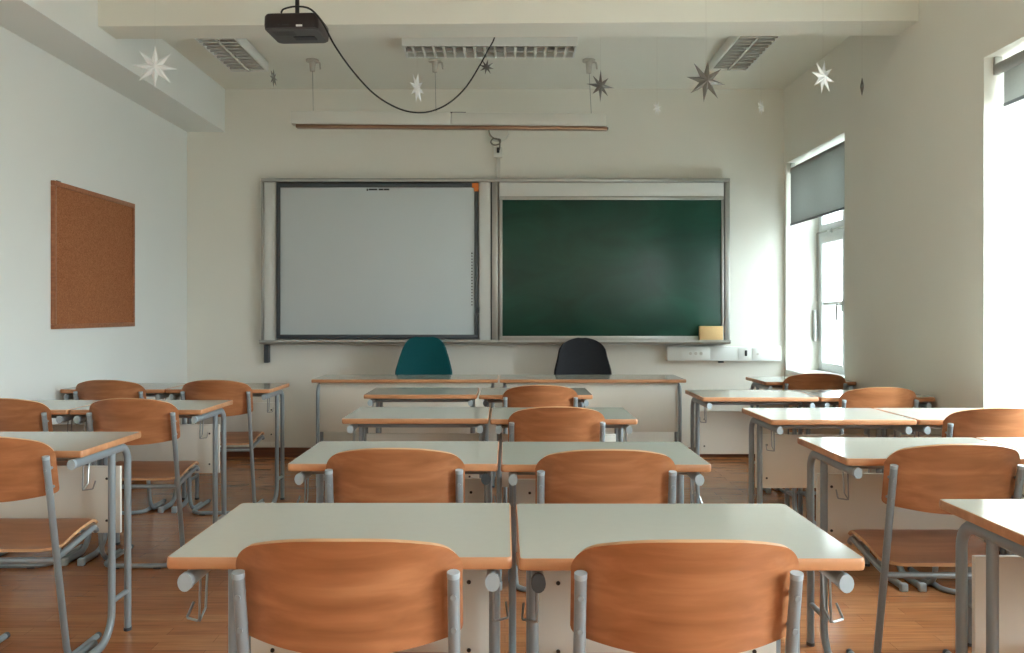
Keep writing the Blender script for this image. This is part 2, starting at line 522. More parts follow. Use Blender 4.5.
def make_blind(y0, y1, zb, x, label, rt=0.028, fab=0.019):
    t = empty('roller_blind', (x, (y0 + y1) / 2, zb), label=label, cat='blind', group='grey roller blinds at the windows')
    hw = (y1 - y0) / 2 - 0.03
    top = WZ1 - 0.06 - zb
    m = MB(); m.cyl((0, -hw - 0.012, top), (0, hw + 0.012, top), rt, seg=20); m.build('roller_tube', M['blind_tube'], t)
    m = MB(); m.box(fab - 0.001, fab + 0.001, -hw, hw, 0.012, top); m.build('blind_fabric', M['blind'], t, smooth=False)
    m = MB(); m.rbox(fab - 0.007, fab + 0.007, -hw, hw, 0, 0.018, 0.004); m.build('bottom_bar', M['board_frame_dark'], t)
    for s in (-1, 1):
        m = MB(); m.rbox(-0.02, 0.02, s * (hw + 0.02) - 0.008, s * (hw + 0.02) + 0.008, top - 0.03, top + 0.06, 0.003); m.build('mounting_bracket', M['alu'], t)
    return t

make_blind(6.083, 7.35, 1.985, 2.462, 'grey roller blind half lowered over the window beside the green chalkboard', 0.022, -0.021)
make_blind(3.04, 4.312, 2.27, 2.475, 'grey roller blind rolled almost fully up, cut by the photo edge')

# ------------------------------------------------------------------ school desks
DZ = 0.77
def desk_parts(root, w, depth=0.478, hooks=True, panel_top=0.648):
    hw = w / 2; th = 0.0235
    # laminate slab and its half-round beech band
    def ring(inset, z, rc=0.010):
        pts = []
        for cx, cy, a0 in ((hw - inset - rc, depth - inset - rc, 0), (-hw + inset + rc, depth - inset - rc, 90), (-hw + inset + rc, inset + rc, 180), (hw - inset - rc, inset + rc, 270)):
            for k in range(5):
                a = math.radians(a0 + 90 * k / 4)
                pts.append((cx + rc * math.cos(a), cy + rc * math.sin(a), z))
        return pts
    m = MB(); n = 20
    vs = ring(0.0035, DZ - th + 0.0004) + ring(0.0035, DZ)
    m.add(vs, [tuple(reversed(range(n))), tuple(range(n, 2 * n))] + [(k, (k + 1) % n, n + (k + 1) % n, n + k) for k in range(n)])
    top = m.build('tabletop', M['laminate'], root, smooth=False)
    m = MB(); rings = []
    prof = [(0.0035, DZ - 0.0002)] + [(0.0034 - 0.0034 * math.sin(math.radians(a)) ** 0.7, DZ - th / 2 + (th / 2) * math.cos(math.radians(a))) for a in range(0, 181, 20)] + [(0.0035, DZ - th + 0.0002)]
    for ins, z in prof:
        rings.append(ring(ins, z, 0.010))
    vs = [p for r in rings for p in r]; k_ = len(rings)
    fs = [(i * n + k, i * n + (k + 1) % n, (i + 1) % k_ * n + (k + 1) % n, (i + 1) % k_ * n + k) for i in range(k_) for k in range(n)]
    m.add(vs, fs)
    m.build('edge_band', M['band'], top)
    fx = hw - 0.038
    for s in (-1, 1):
        x = s * fx
        m = MB()
        m.sweep(fillet([(x, 0.006, 0.7225), (x, 0.435, 0.7225), (x, 0.435, 0.004)], 0.062), 0.0125, 0.0165, lateral=(1, 0, 0), seg=14)
        fr = m.build('side_frame', M['metal'], root)
        c = MB(); c.sweep([(x, -0.001, 0.7225), (x, 0.004, 0.7225), (x, 0.014, 0.7225)], 0.0142, 0.0180, lateral=(1, 0, 0), seg=16)
        c.build('end_cap', M['cap'], fr)
        c = MB(); c.sweep([(x, 0.435, 0.0), (x, 0.435, 0.012)], 0.0142, 0.0180, lateral=(1, 0, 0), seg=14); c.build('foot_cap', M['cap_dark'], fr)
        m = MB()
        m.sweep(fillet([(x, 0.30, 0.715), (x, 0.30, 0.0175), (x, 0.055, 0.0175)], 0.105), 0.0125, 0.0165, lateral=(1, 0, 0), seg=14)
        lg = m.build('leg', M['metal'], root)
        c = MB(); c.rbox(x - 0.0155, x + 0.0155, 0.035, 0.062, 0.0, 0.037, 0.004); c.build('foot_cap', M['cap'], lg)
        c = MB(); c.cyl((x, 0.30, 0.155), (x, 0.435, 0.155), 0.010, seg=10); c.build('spacer_bar', M['metal'], lg)
        if hooks:
            c = MB()
            hx = x + 0.0
            c.sweep(fillet([(hx, 0.085, 0.712), (hx, 0.078, 0.62), (hx + s * 0.030, 0.092, 0.622), (hx + s * 0.026, 0.118, 0.645)], 0.006), 0.0026, seg=6)
            c.sweep([(hx, 0.125, 0.712), (hx, 0.115, 0.635), (hx, 0.080, 0.620)], 0.0026, seg=6)
            c.build('bag_hook', M['wire'], root)
    m = MB(); m.sweep([(-fx, 0.37, 0.722), (fx, 0.37, 0.722)], 0.012, 0.012, seg=10); m.build('cross_bar', M['metal'], root)
    m = MB(); m.sweep([(-fx, 0.14, 0.722), (fx, 0.14, 0.722)], 0.010, 0.010, seg=10); m.build('cross_bar', M['metal'], root)
    m = MB(); m.rbox(-fx + 0.010, fx - 0.010, 0.392, 0.408, 0.390, panel_top, 0.002)
    pn = m.build('modesty_panel', M['panel'], root)
    for sx in (-1, 1):
        for z in (panel_top - 0.048, 0.438):
            c = MB(); c.cyl((sx * (fx - 0.062), 0.3935, z), (sx * (fx - 0.062), 0.389, z), 0.0058, 0.0045, seg=12); c.build('screw', M['screw'], pn)

DESK_CACHE = {}
def desk(x0, x1, y, label, rz=0.0, group='white-topped school desks', turned=False, name='school_desk'):
    w = round(x1 - x0, 3)
    cx = (x0 + x1) / 2
    rot = rz + (PI if turned else 0)
    if (w, turned) in DESK_CACHE:
        r = copy_tree(DESK_CACHE[w, turned])
        r.name = name
        r.location = (cx, y, 0); r.rotation_euler = (0, 0, rot)
        tag(r, label, 'desk', group)
    else:
        r = empty(name, (cx, y, 0), rot, label=label, cat='desk', group=group)
        desk_parts(r, w, hooks=not turned, panel_top=0.742 if turned else 0.648)
        DESK_CACHE[w, turned] = r
    return r

W = 0.655
# (x_left, x_right, y_front, label)
DESKS = [
    (-0.653, 0.014, 1.646, 'closest grey-topped school desk, left one of the nearest middle pair'),
    (0.026, 0.691, 1.638, 'grey-topped school desk in the nearest middle row, right of the narrow gap'),
    (-0.679, -0.022, 2.667, 'left grey-topped desk of the second middle row, chair pushed against it'),
    (-0.013, 0.641, 2.655, 'right grey-topped desk of the second middle row, chair pushed against it'),
    (-0.727, -0.073, 3.81, 'chairless left desk of the third middle row from the camera'),
    (-0.066, 0.588, 3.79, 'right desk of the third middle row, one chair back before it'),
    (-0.815, -0.161, 4.93, 'chairless grey-topped desk straight in front of the teal chair, before the teacher table'),
    (-0.150, 0.504, 4.91, 'middle row desk nearest the teacher tables, with a chair before it'),
    (-2.095, -1.440, 2.92, 'nearest desk on the left side, its end frame and hook in full view'),
    (-2.738, -2.125, 4.158, 'second-row desk against the left wall, cut by the left photo edge'),
    (-2.118, -1.470, 4.158, 'aisle-side desk of the second row on the left'),
    (-2.738, -2.098, 5.27, 'rearmost desk in the left corner, touching the left wall'),
    (-2.090, -1.445, 5.27, 'aisle-side rearmost desk on the left, in front of the bare back wall'),
    (1.094, 1.755, 1.690, 'nearest desk on the right, its corner cut off by the right photo edge'),
    (1.102, 1.770, 2.765, 'second desk on the right, with a large chair back before it'),
    (1.776, 2.400, 2.765, 'desk by the window wall joined to the second right row, mostly cut off'),
    (1.172, 1.815, 3.77, 'chairless aisle-side desk of the third row on the right'),
    (1.821, 2.402, 3.77, 'third-row desk below the near window, on the right'),
    (1.100, 1.750, 4.77, 'chairless aisle-side desk of the fourth row on the right'),
    (1.756, 2.398, 4.77, 'fourth-row desk against the right wall pier between the windows'),
    (1.775, 2.402, 5.85, 'single farthest desk under the half-blinded window'),
]
for d in DESKS:
    x0, x1, y, lab = d
    desk(x0, x1, y, lab, rz=random.uniform(-0.004, 0.004) if y > 2 else 0.0)
desk(-1.372, -0.050, 6.06 + 0.478, 'long teacher table with white front panel before the teal chair', turned=True, group='teacher tables before the boards', name='teacher_table')
desk(-0.038, 1.284, 6.06 + 0.478, 'long teacher table with front panel before the charcoal chair', turned=True, group='teacher tables before the boards', name='teacher_table')

# a few frame ends have a dark cap or none
def darken_cap(prefix, side):
    for o in COL.objects:
        if o.get('label', '').startswith(prefix):
            for fr in o.children:
                if fr.name.startswith('side_frame'):
                    for c in fr.children:
                        if c.name.startswith('end_cap') and side * sum(v.co.x for v in c.data.vertices) > 0:
                            c.data = c.data.copy(); c.data.materials[0] = M['cap_dark']
                            c['label'] = 'dark frame end'
darken_cap('grey-topped school desk in the nearest middle row', -1)
darken_cap('left grey-topped desk of the second', 1)  # uncapped open tube, its inner shade put into a dark end colour
darken_cap('middle row desk nearest the teacher', -1)

# ------------------------------------------------------------------ school chairs
LEAN = 0.198
def back_y(u, z):
    return 0.040 - 0.072 * (1 - u * u) + (0.757 - z) * LEAN - 0.010 * max(0.0, (z - 0.76) / 0.06)
def chair_parts(root):
    for s in (-1, 1):
        x = s * 0.198
        m = MB()
        path = fillet([(x, 0.0, 0.757), (x, 0.1475, 0.0125), (x, 0.34, 0.0125)], 0.085)
        m.sweep(path, 0.0115, seg=12)
        fr = m.build('upright', M['metal'], root)
        c = MB(); c.sweep([(x, 0.001, 0.753), (x, -0.0006, 0.761), (x, -0.001, 0.7635)], 0.0121, seg=12); c.build('end_cap', M['cap'], fr)
        m = MB()
        m.sweep(fillet([(x - s * 0.004, 0.072, 0.402), (x - s * 0.004, 0.345, 0.445), (x - s * 0.004, 0.362, 0.425)], 0.03), 0.0105, seg=10)
        m.build('seat_rail', M['metal'], root)
        for z in (0.655, 0.720):
            y = (0.757 - z) * LEAN
            m = MB(); m.cyl((s * 0.198, y - 0.0135, z - 0.003), (s * 0.198, back_y(0.94, z) - 0.002, z), 0.0055, seg=10); m.build('rivet', M['metal'], root)
    # floor loop: rear bar and two skids lying inside the feet of the uprights
    m = MB()
    m.sweep(fillet([(-0.1745, 0.415, 0.0125), (-0.1745, 0.07, 0.0125), (0.1745, 0.07, 0.0125), (0.1745, 0.415, 0.0125)], 0.075), 0.0115, seg=12)
    lp = m.build('floor_loop', M['metal'], root)
    for s in (-1, 1):
        c = MB(); c.sweep([(s * 0.1745, 0.405, 0.0125), (s * 0.1745, 0.421, 0.0125)], 0.0122, seg=12); c.build('end_cap', M['cap_dark'], lp)
        c = MB(); c.rbox(s * 0.10 - 0.018, s * 0.10 + 0.018, 0.058, 0.082, 0.0, 0.007, 0.002); c.build('glide', M['cap_dark'], lp)
    m = MB()
    m.cyl((-0.198, 0.072, 0.397), (0.198, 0.072, 0.397), 0.010, seg=10)
    m.build('cross_bar', M['metal'], root)
    m = MB(); m.cyl((-0.194, 0.300, 0.437), (0.194, 0.300, 0.437), 0.008, seg=10); m.build('cross_bar', M['metal'], root)
    # bent plywood back
    HW = 0.2105
    def outline(u):
        a = abs(u)
        zt = 0.838 - 0.038 * a ** 2.4
        if a > 0.80:
            t = (a - 0.80) / 0.20
            zt -= 0.034 * (1 - math.sqrt(max(0.0, 1 - t * t)))
        zb = 0.611 + 0.022 * a * a
        if a > 0.93:
            t = (a - 0.93) / 0.07
            zb += 0.014 * (1 - math.sqrt(max(0.0, 1 - t * t)))
        return zb, zt
    def P(i, j):
        s_ = 2 * i - 1
        u = math.copysign(1 - (1 - abs(s_)) ** 1.6, s_)      # finer near the ends
        zb, zt = outline(u)
        z = zb + (zt - zb) * j
        return (u * HW, back_y(u, z), z)
    m = MB(); m.sheet(P, 40, 10, 0.0095, rim_mi=1); m.build('backrest', [M['ply'], M['ply_edge']], root)
    # bent plywood seat with rolled front edge
    def S(i, j):
        u = 2 * i - 1; v = j
        hw = 0.200 - 0.016 * max(0, (0.25 - v) / 0.25) ** 2
        y0, y1 = 0.052, 0.392
        y = y0 + (y1 - y0) * v
        a = abs(u)
        # rounded corners at both ends
        if v < 0.2:
            y += 0.030 * max(0, (a - 0.75) / 0.25) ** 2 * (0.2 - v) / 0.2
        if v > 0.75:
            y -= 0.035 * max(0, (a - 0.7) / 0.3) ** 2 * (v - 0.75) / 0.25
        z = 0.426 + 0.046 * math.sin(min(1, v / 0.82) * PI / 2)
        z -= 0.018 * max(0, (v - 0.82) / 0.18) ** 2
        z -= 0.012 * (1 - u * u) * math.sin(PI * min(1, v * 1.05))
        z += 0.010 * max(0, (0.2 - v) / 0.2) ** 2
        return (u * hw, y, z)
    m = MB(); m.sheet(S, 24, 20, 0.0105, rim_mi=1); m.build('seat', [M['ply'], M['ply_edge']], root)

chair_proto = None
CHAIRS = [
    (-0.293, 1.600, 'closest plywood chair, left of the two wide chair backs at the photo bottom', 0.0),
    (0.337, 1.594, 'closest right plywood chair, centred at the nearest right middle desk', 0.0),
    (-0.337, 2.625, 'left plywood chair at the second middle row, back against the desk edge', 0.0),
    (0.306, 2.600, 'right plywood chair at the second middle row, back against the desk edge', -0.01),
    (0.227, 3.750, 'plywood chair at the third middle row, only its back showing', 0.01),
    (0.200, 4.850, 'small plywood chair back at the middle row nearest the teacher tables', 0.0),
    (-1.724, 2.870, 'plywood chair at the left photo edge, half cut off, nearest on the left', 0.0),
    (-2.400, 4.115, 'plywood chair by the left wall at the second left row, cut by the edge', 0.0),
    (-1.785, 4.112, 'plywood chair with seat and frame visible at the second left aisle desk', 0.015),
    (-2.405, 5.215, 'plywood chair at the left corner desk, below the cork board', 0.0),
    (-1.755, 5.215, 'plywood chair at the rearmost left aisle desk, skid frame visible', 0.02),
    (1.450, 1.640, 'plywood chair under the nearest right desk, only a seat corner in view', 0.0),
    (1.417, 2.705, 'large plywood chair with visible seat at the second right desk', -0.01),
    (2.118, 3.715, 'plywood chair at the third right row below the near window', 0.0),
    (2.055, 4.715, 'pale-lit plywood chair at the fourth right row by the wall pier', 0.0),
    (2.095, 5.795, 'dark plywood chair at the farthest right desk under the blind', 0.0),
]
for (x, y, lab, rz) in CHAIRS:
    y -= 0.022
    if chair_proto is None:
        c = chair_proto = empty('school_chair', (x, y, 0), rz)
        chair_parts(c)
    else:
        c = copy_tree(chair_proto)
        c.location = (x, y, 0); c.rotation_euler = (0, 0, rz)
    tag(c, lab, 'chair', 'plywood school chairs')

# ------------------------------------------------------------------ teacher chairs (face the class)
def interp(tab, t):
    for (a, va), (b_, vb) in zip(tab, tab[1:]):
        if t <= b_:
            k = (t - a) / (b_ - a); return va + (vb - va) * k
    return tab[-1][1]

def teacher_chair(x, y, label, mat, prof, ztop):
    r = empty('teacher_chair', (x, y, 0), 0, label=label, cat='chair', group='upholstered teacher chairs')
    # local: back at y=0, seat towards -y
    def P(i, j):
        u = 2 * i - 1
        z = 0.47 + (ztop - 0.47) * (1 - (1 - j) ** 1.5)
        hw = interp(prof, z)
        return (u * hw, 0.02 - 0.05 * (u * hw / 0.22) ** 2 + 0.10 * (z - 0.47) / 0.6, z)
    m = MB(); m.sheet(P, 20, 40, 0.032); m.build('backrest', mat, r)
    def S(i, j):
        u = 2 * i - 1
        hw = 0.225 - 0.03 * (2 * j - 1) ** 4
        yy = -0.43 + 0.43 * j
        yy += 0.03 * abs(u) ** 4 * (1 - j)
        return (u * hw, yy, 0.46 + 0.012 * u * u - 0.012 * (1 - j) ** 4)
    m = MB(); m.sheet(S, 16, 16, 0.045); m.build('seat', mat, r)
    m = MB(); m.cyl((0, -0.21, 0.075), (0, -0.21, 0.44), 0.026, seg=16); m.cyl((0, -0.21, 0.40), (0, -0.21, 0.442), 0.05, 0.08, seg=16); m.build('column', M['black'], r)
    m = MB()
    for k in range(5):
        a = 2 * PI * k / 5 + 0.3
        m.sweep([(0, -0.21, 0.10), (0.14 * math.cos(a), -0.21 + 0.14 * math.sin(a), 0.09), (0.27 * math.cos(a), -0.21 + 0.27 * math.sin(a), 0.065)], 0.018, 0.015, seg=8)
    m.build('star_base', M['black'], r)
    for k in range(5):
        a = 2 * PI * k / 5 + 0.3
        cx, cy = 0.265 * math.cos(a), -0.21 + 0.265 * math.sin(a)
        m = MB(); d = Vector((-math.sin(a), math.cos(a), 0)) * 0.02
        m.cyl(Vector((cx, cy, 0.0255)) - d, Vector((cx, cy, 0.0255)) + d, 0.0255, seg=16); m.cyl((cx, cy, 0.025), (cx, cy, 0.07), 0.007, seg=8)
        m.build('caster', M['black'], r)
    m = MB(); m.sweep(fillet([(0, -0.10, 0.43), (0, 0.045, 0.43), (0, 0.085, 0.62)], 0.05), 0.022, 0.008, lateral=(1, 0, 0), seg=10); m.build('back_support', M['black'], r)
    return r

teacher_chair(-0.652, 6.84, 'teal upholstered chair behind the left teacher table, under the whiteboard', M['teal'],
              [(0.4, 0.17), (0.55, 0.205), (0.70, 0.226), (0.78, 0.222), (0.88, 0.196), (0.96, 0.170), (1.0, 0.150), (1.025, 0.128), (1.038, 0.100), (1.043, 0.07)], 1.043)
teacher_chair(0.624, 6.84, 'charcoal upholstered chair behind the right teacher table, under the chalkboard', M['charcoal'],
              [(0.4, 0.17), (0.55, 0.205), (0.70, 0.228), (0.78, 0.224), (0.88, 0.198), (0.95, 0.184), (0.99, 0.158), (1.015, 0.118), (1.03, 0.075), (1.036, 0.03)], 1.036)

# ------------------------------------------------------------------ boards
def X(px, y): return (px - 505) * y / 857
def Z(py, y): return CAMZ + (313 - py) * y / 857
BY = 7.31
# carrier frame with rails and chalk tray
r = empty('board_mounting_rack', (X(495, BY), YB, Z(345, BY)), 0, label='long aluminium wall frame with chalk tray carrying whiteboard and chalkboard', cat='board frame')
ox, oz = r.location.x, r.location.z
def bb(m, px0, px1, py0, py1, ya, yb, rad=0.003):
    m.rbox(X(px0, BY) - ox, X(px1, BY) - ox, ya - YB, yb - YB, Z(py1, BY) - oz, Z(py0, BY) - oz, rad)
m = MB(); bb(m, 261.5, 729.5, 178.5, 182, 7.29, 7.40); m.build('top_rail', M['alu'], r)
m = MB(); bb(m, 261.5, 264, 182, 340, 7.30, 7.40); m.build('side_post', M['alu'], r)
m = MB(); bb(m, 724.5, 729.5, 182, 340, 7.295, 7.40); m.build('side_post', M['alu'], r)
m = MB(); bb(m, 492, 498, 182, 340, 7.30, 7.40, 0.002); m.build('centre_post', M['alu'], r)
m = MB(); bb(m, 490.6, 492, 182, 340, 7.32, 7.40, 0.001); m.build('gap_seal', M['board_frame_dark'], r)
m = MB(); bb(m, 264, 276, 182, 340, 7.312, 7.39); m.build('white_side_panel', M['white_frame'], r)
m = MB(); bb(m, 479.2, 490.5, 182, 340, 7.312, 7.39); m.build('white_side_panel', M['white_frame'], r)
m = MB()
zt = Z(341, BY) - oz
prof = [(7.40, 0.0), (7.24, 0.0), (7.225, 0.012), (7.215, 0.012), (7.215, -0.006), (7.235, -0.022), (7.40, -0.035)]
x0, x1 = X(262, BY) - ox, X(728, BY) - ox
vs = [(x0, y - YB, zt + z) for y, z in prof] + [(x1, y - YB, zt + z) for y, z in prof]
n = len(prof)
m.add(vs, [tuple(range(n)), tuple(range(2 * n - 1, n - 1, -1))] + [(k, (k + 1) % n, n + (k + 1) % n, n + k) for k in range(n)])
m.build('chalk_tray', M['alu'], r, smooth=False)
m = MB(); bb(m, 263, 267.5, 345, 363, 7.33, 7.40); m.build('tray_bracket', M['board_frame_dark'], r)

# interactive whiteboard
r = empty('whiteboard', (X(377.5, BY), 7.33, Z(340, BY)), 0, label='interactive whiteboard with dark frame and one orange corner, left of the chalkboard', cat='whiteboard')
ox, oz = r.location.x, r.location.z
def wb(m, px0, px1, py0, py1, ya, yb, rad=0.003, Y=7.29):
    m.rbox(X(px0, Y) - ox, X(px1, Y) - ox, ya - 7.33, yb - 7.33, Z(py1, Y) - oz, Z(py0, Y) - oz, rad)
m = MB(); wb(m, 279, 475.5, 186, 336, 7.296, 7.325, 0.001); face = m.build('writing_surface', M['white_board'], r)
m = MB(); wb(m, 276.5, 478, 183.2, 187.4, 7.283, 7.328); m.build('frame_rail', M['board_frame_dark'], r)
m = MB(); wb(m, 276.5, 478, 334.6, 338.8, 7.283, 7.328); m.build('frame_rail', M['board_frame_dark'], r)
m = MB(); wb(m, 276.5, 280.2, 187, 335, 7.283, 7.328); m.build('frame_stile', M['board_frame_dark'], r)
m = MB(); wb(m, 474.4, 478, 187, 335, 7.283, 7.328); m.build('frame_stile', M['board_frame_dark'], r)
m = MB(); wb(m, 472, 478.6, 183.0, 187.8, 7.280, 7.328); wb(m, 474, 478.6, 186.5, 191.5, 7.280, 7.328); tag(m.build('corner_piece', M['orange'], r), 'orange corner piece')
m = MB()
for a, c in ((366.5, 367.9), (368.6, 377.2), (378.6, 383.2), (383.7, 389.2)):
    wb(m, a, c, 188.6, 190.2 if a > 367 else 190.8, 7.2945, 7.2965, 0.0004)
m.build('printed_mark', M['ink'], face)
m = MB()
for k in range(18):
    y = 252.5 + k * 3.05
    wb(m, 471.2, 472.6, y, y + (1.6 if k == 0 else 1.0), 7.2945, 7.2965, 0.0004)
m.build('icon_column', M['ink'], face)
m = MB(); wb(m, 477, 479.6, 307, 313, 7.275, 7.284); m.build('pen_clip', M['board_frame_dark'], r)

# green chalkboard
r = empty('chalkboard', (X(612, BY), 7.33, Z(340, BY)), 0, label='dark green chalkboard with white top band on the back wall', cat='chalkboard')
ox, oz = r.location.x, r.location.z
m = MB(); wb(m, 502, 722.5, 199.5, 336.5, 7.300, 7.325, 0.001); m.build('writing_surface', M['green'], r)
m = MB(); wb(m, 499.2, 723.9, 182.4, 196.2, 7.293, 7.328); m.build('header_band', M['white_frame'], r)
m = MB(); wb(m, 500, 723.9, 196.2, 199.8, 7.288, 7.328, 0.002); m.build('frame_rail', M['alu'], r)
m = MB(); wb(m, 500, 723.9, 336, 340, 7.288, 7.328, 0.002); m.build('frame_rail', M['alu'], r)
m = MB(); wb(m, 499.2, 502.4, 199.5, 336.5, 7.288, 7.328, 0.002); m.build('frame_stile', M['alu'], r)
m = MB(); wb(m, 721.6, 723.9, 199.5, 336.5, 7.288, 7.328, 0.002); m.build('frame_stile', M['alu'], r)

# sponge standing on the tray
zt_ = Z(341, BY)
m = MB(); Yp = 7.25
m.rbox(X(699.5, Yp), X(723, Yp), 7.243, 7.286, zt_ + 0.0005, zt_ + 0.128, 0.006)
tag(m.build('board_sponge', M['sponge'], None), 'tan rectangular sponge standing on the chalk tray at the chalkboard corner', 'sponge')

# socket trunking below the chalkboard
TY = 7.33
r = empty('socket_trunking', (X(724, TY), YB, Z(361, TY)), 0, label='white wall trunking with sockets below the chalkboard corner', cat='socket strip')
ox, oz = r.location.x, r.location.z
def tb(m, px0, px1, py0, py1, ya, yb, rad=0.003):
    m.rbox(X(px0, TY) - ox, X(px1, TY) - ox, ya - YB, yb - YB, Z(py1, TY) - oz, Z(py0, TY) - oz, rad)
m = MB(); tb(m, 667, 781, 346.5, 361, 7.33, 7.40, 0.004); m.build('body', M['white_frame'], r)
m = MB(); tb(m, 681, 710, 347.8, 359.8, 7.3265, 7.331, 0.002); m.build('cover_plate', M['white_frame'], r)
m = MB(); tb(m, 738, 751, 347.8, 359.8, 7.3265, 7.331, 0.002); m.build('cover_plate', M['white_frame'], r)
m = MB(); tb(m, 752, 765, 347.8, 359.8, 7.3265, 7.331, 0.002); m.build('cover_plate', M['white_frame'], r)
for px in (690, 695.3, 700.6):
    m = MB(); c = Vector((X(px, TY) - ox, 0, Z(353.5, TY) - oz))
    m.cyl(c + Vector((0, 7.3275 - YB, 0)), c + Vector((0, 7.3245 - YB, 0)), 0.0185, seg=20); s = m.build('socket', M['white_frame'], r)
    m = MB(); m.cyl(c + Vector((0.003, 7.3255 - YB, 0)), c + Vector((0.003, 7.3240 - YB, 0)), 0.0135, seg=20); m.build('socket_recess', M['lamp_inside'], s)
m = MB(); tb(m, 744.6, 747, 350.3, 356, 7.322, 7.328, 0.002); m.build('switch', M['ink'], r)
m = MB(); c = Vector((X(757.5, TY) - ox, 0, Z(354, TY) - oz)); m.cyl(c + Vector((0, 7.327 - YB, 0)), c + Vector((0, 7.3225 - YB, 0)), 0.010, seg=14); m.build('key_switch', M['lamp_inside'], r)
m = MB(); tb(m, 719, 724, 361, 363, 7.335, 7.37, 0.001); m.build('cable_gland', M['cap_dark'], r)

# ------------------------------------------------------------------ cork board on the left wall
r = empty('cork_board', (XL, 5.741, 1.142), 0, label='framed brown cork pinboard hanging on the left wall', cat='pinboard')
hw, H = 0.565, 0.90
m = MB(); m.box(0.002, 0.014, -hw + 0.02, hw - 0.02, 0.02, H - 0.02); m.build('cork_panel', M['cork'], r, smooth=False)
for (a, c, z0, z1) in ((-hw, hw, 0, 0.03), (-hw, hw, H - 0.03, H), (-hw, -hw + 0.03, 0.03, H - 0.03), (hw - 0.03, hw, 0.03, H - 0.03)):
    m = MB(); m.rbox(0, 0.024, a, c, z0, z1, 0.003); m.build('frame_bar', M['cork_frame'], r)
m = MB(); m.rbox(0.002, 0.012, -hw + 0.055, -hw + 0.10, H, H + 0.008, 0.002); m.build('hanging_clip', M['ink'], r)

# ------------------------------------------------------------------ ceiling lights
def ceiling_light(cx, cy, rz, label, length=1.22, width=0.285):
    r = empty('ceiling_light', (cx, cy, ZC), rz, label=label, cat='ceiling light', group='louvred ceiling lights')
    h = 0.078; hl, hw = length / 2, width / 2
    m = MB()
    m.box(-hl, hl, -hw, -hw + 0.012, -h, 0); m.box(-hl, hl, hw - 0.012, hw, -h, 0)
    m.box(-hl, -hl + 0.012, -hw + 0.012, hw - 0.012, -h, 0); m.box(hl - 0.012, hl, -hw + 0.012, hw - 0.012, -h, 0)
    m.box(-hl, hl, -hw, hw, -0.008, 0)
    m.build('housing', M['white_frame'], r, smooth=False)
    m = MB(); m.box(-hl + 0.012, hl - 0.012, -hw + 0.012, hw - 0.012, -0.02, -0.0085); m.build('reflector', M['lamp_white'], r, smooth=False)
    for s in (-1, 1):
        m = MB(); m.cyl((-hl + 0.03, s * hw * 0.47, -0.036), (hl - 0.03, s * hw * 0.47, -0.036), 0.013, seg=14); m.build('lamp_tube', M['tube_lamp'], r)
    m = MB()
    nb = 17
    for k in range(1, nb):
        x = -hl + length * k / nb
        m.add([(x - 0.009, -hw + 0.012, -h + 0.001), (x + 0.009, -hw + 0.012, -h + 0.001), (x + 0.002, -hw + 0.012, -h + 0.022), (x - 0.002, -hw + 0.012, -h + 0.022),
               (x - 0.009, hw - 0.012, -h + 0.001), (x + 0.009, hw - 0.012, -h + 0.001), (x + 0.002, hw - 0.012, -h + 0.022), (x - 0.002, hw - 0.012, -h + 0.022)],
              [(0, 3, 2, 1), (4, 5, 6, 7), (0, 1, 5, 4), (1, 2, 6, 5), (2, 3, 7, 6), (3, 0, 4, 7)])
    m.box(-hl + 0.012, hl - 0.012, -0.008, 0.008, -h + 0.0005, -h + 0.03)
    m.build('louvre', M['louvre'], r, smooth=False)
    return r
ceiling_light(-1.965, 5.99, PI / 2, 'louvred ceiling light running lengthwise beside the left soffit')
ceiling_light(1.710, 5.96, PI / 2, 'louvred ceiling light running lengthwise near the window wall')
ceiling_light(-0.107, 6.095, 0.0, 'louvred ceiling light set crosswise above the projection screen')

# ------------------------------------------------------------------ projection screen casing on cords
SY = 6.55
tilt = math.radians(0.42)
r = empty('projection_screen', (X(449.5, SY), SY, Z(120, SY)), 0, label='long white projection screen casing hanging on cords above the boards', cat='projection screen')
r.rotation_euler = (0, tilt, 0)
L0, L1 = X(292, SY) - X(449.5, SY), X(606, SY) - X(449.5, SY)
m = MB(); m.rbox(L0, 0.012, -0.045, 0.045, -0.046, 0.054, 0.008); m.build('casing', M['screen_case'], r)
m = MB(); m.rbox(0.016, L1 - 0.01, -0.042, 0.042, -0.046, 0.050, 0.008); m.build('casing', M['screen_case'], r)
m = MB(); m.rbox(L0 + 0.035, L1 + 0.008, -0.03, 0.03, -0.071, -0.046, 0.004); sl = m.build('slat', M['slat'], r)
m = MB(); m.rbox(L1 + 0.007, L1 + 0.016, -0.022, 0.022, -0.068, -0.050, 0.003); m.build('slat_cap', M['cap_dark'], sl)
m = MB(); m.rbox(X(434, SY) - X(449.5, SY), X(466, SY) - X(449.5, SY), -0.02, 0.02, 0.052, 0.058, 0.001); m.build('top_clip', M['cap_dark'], r)
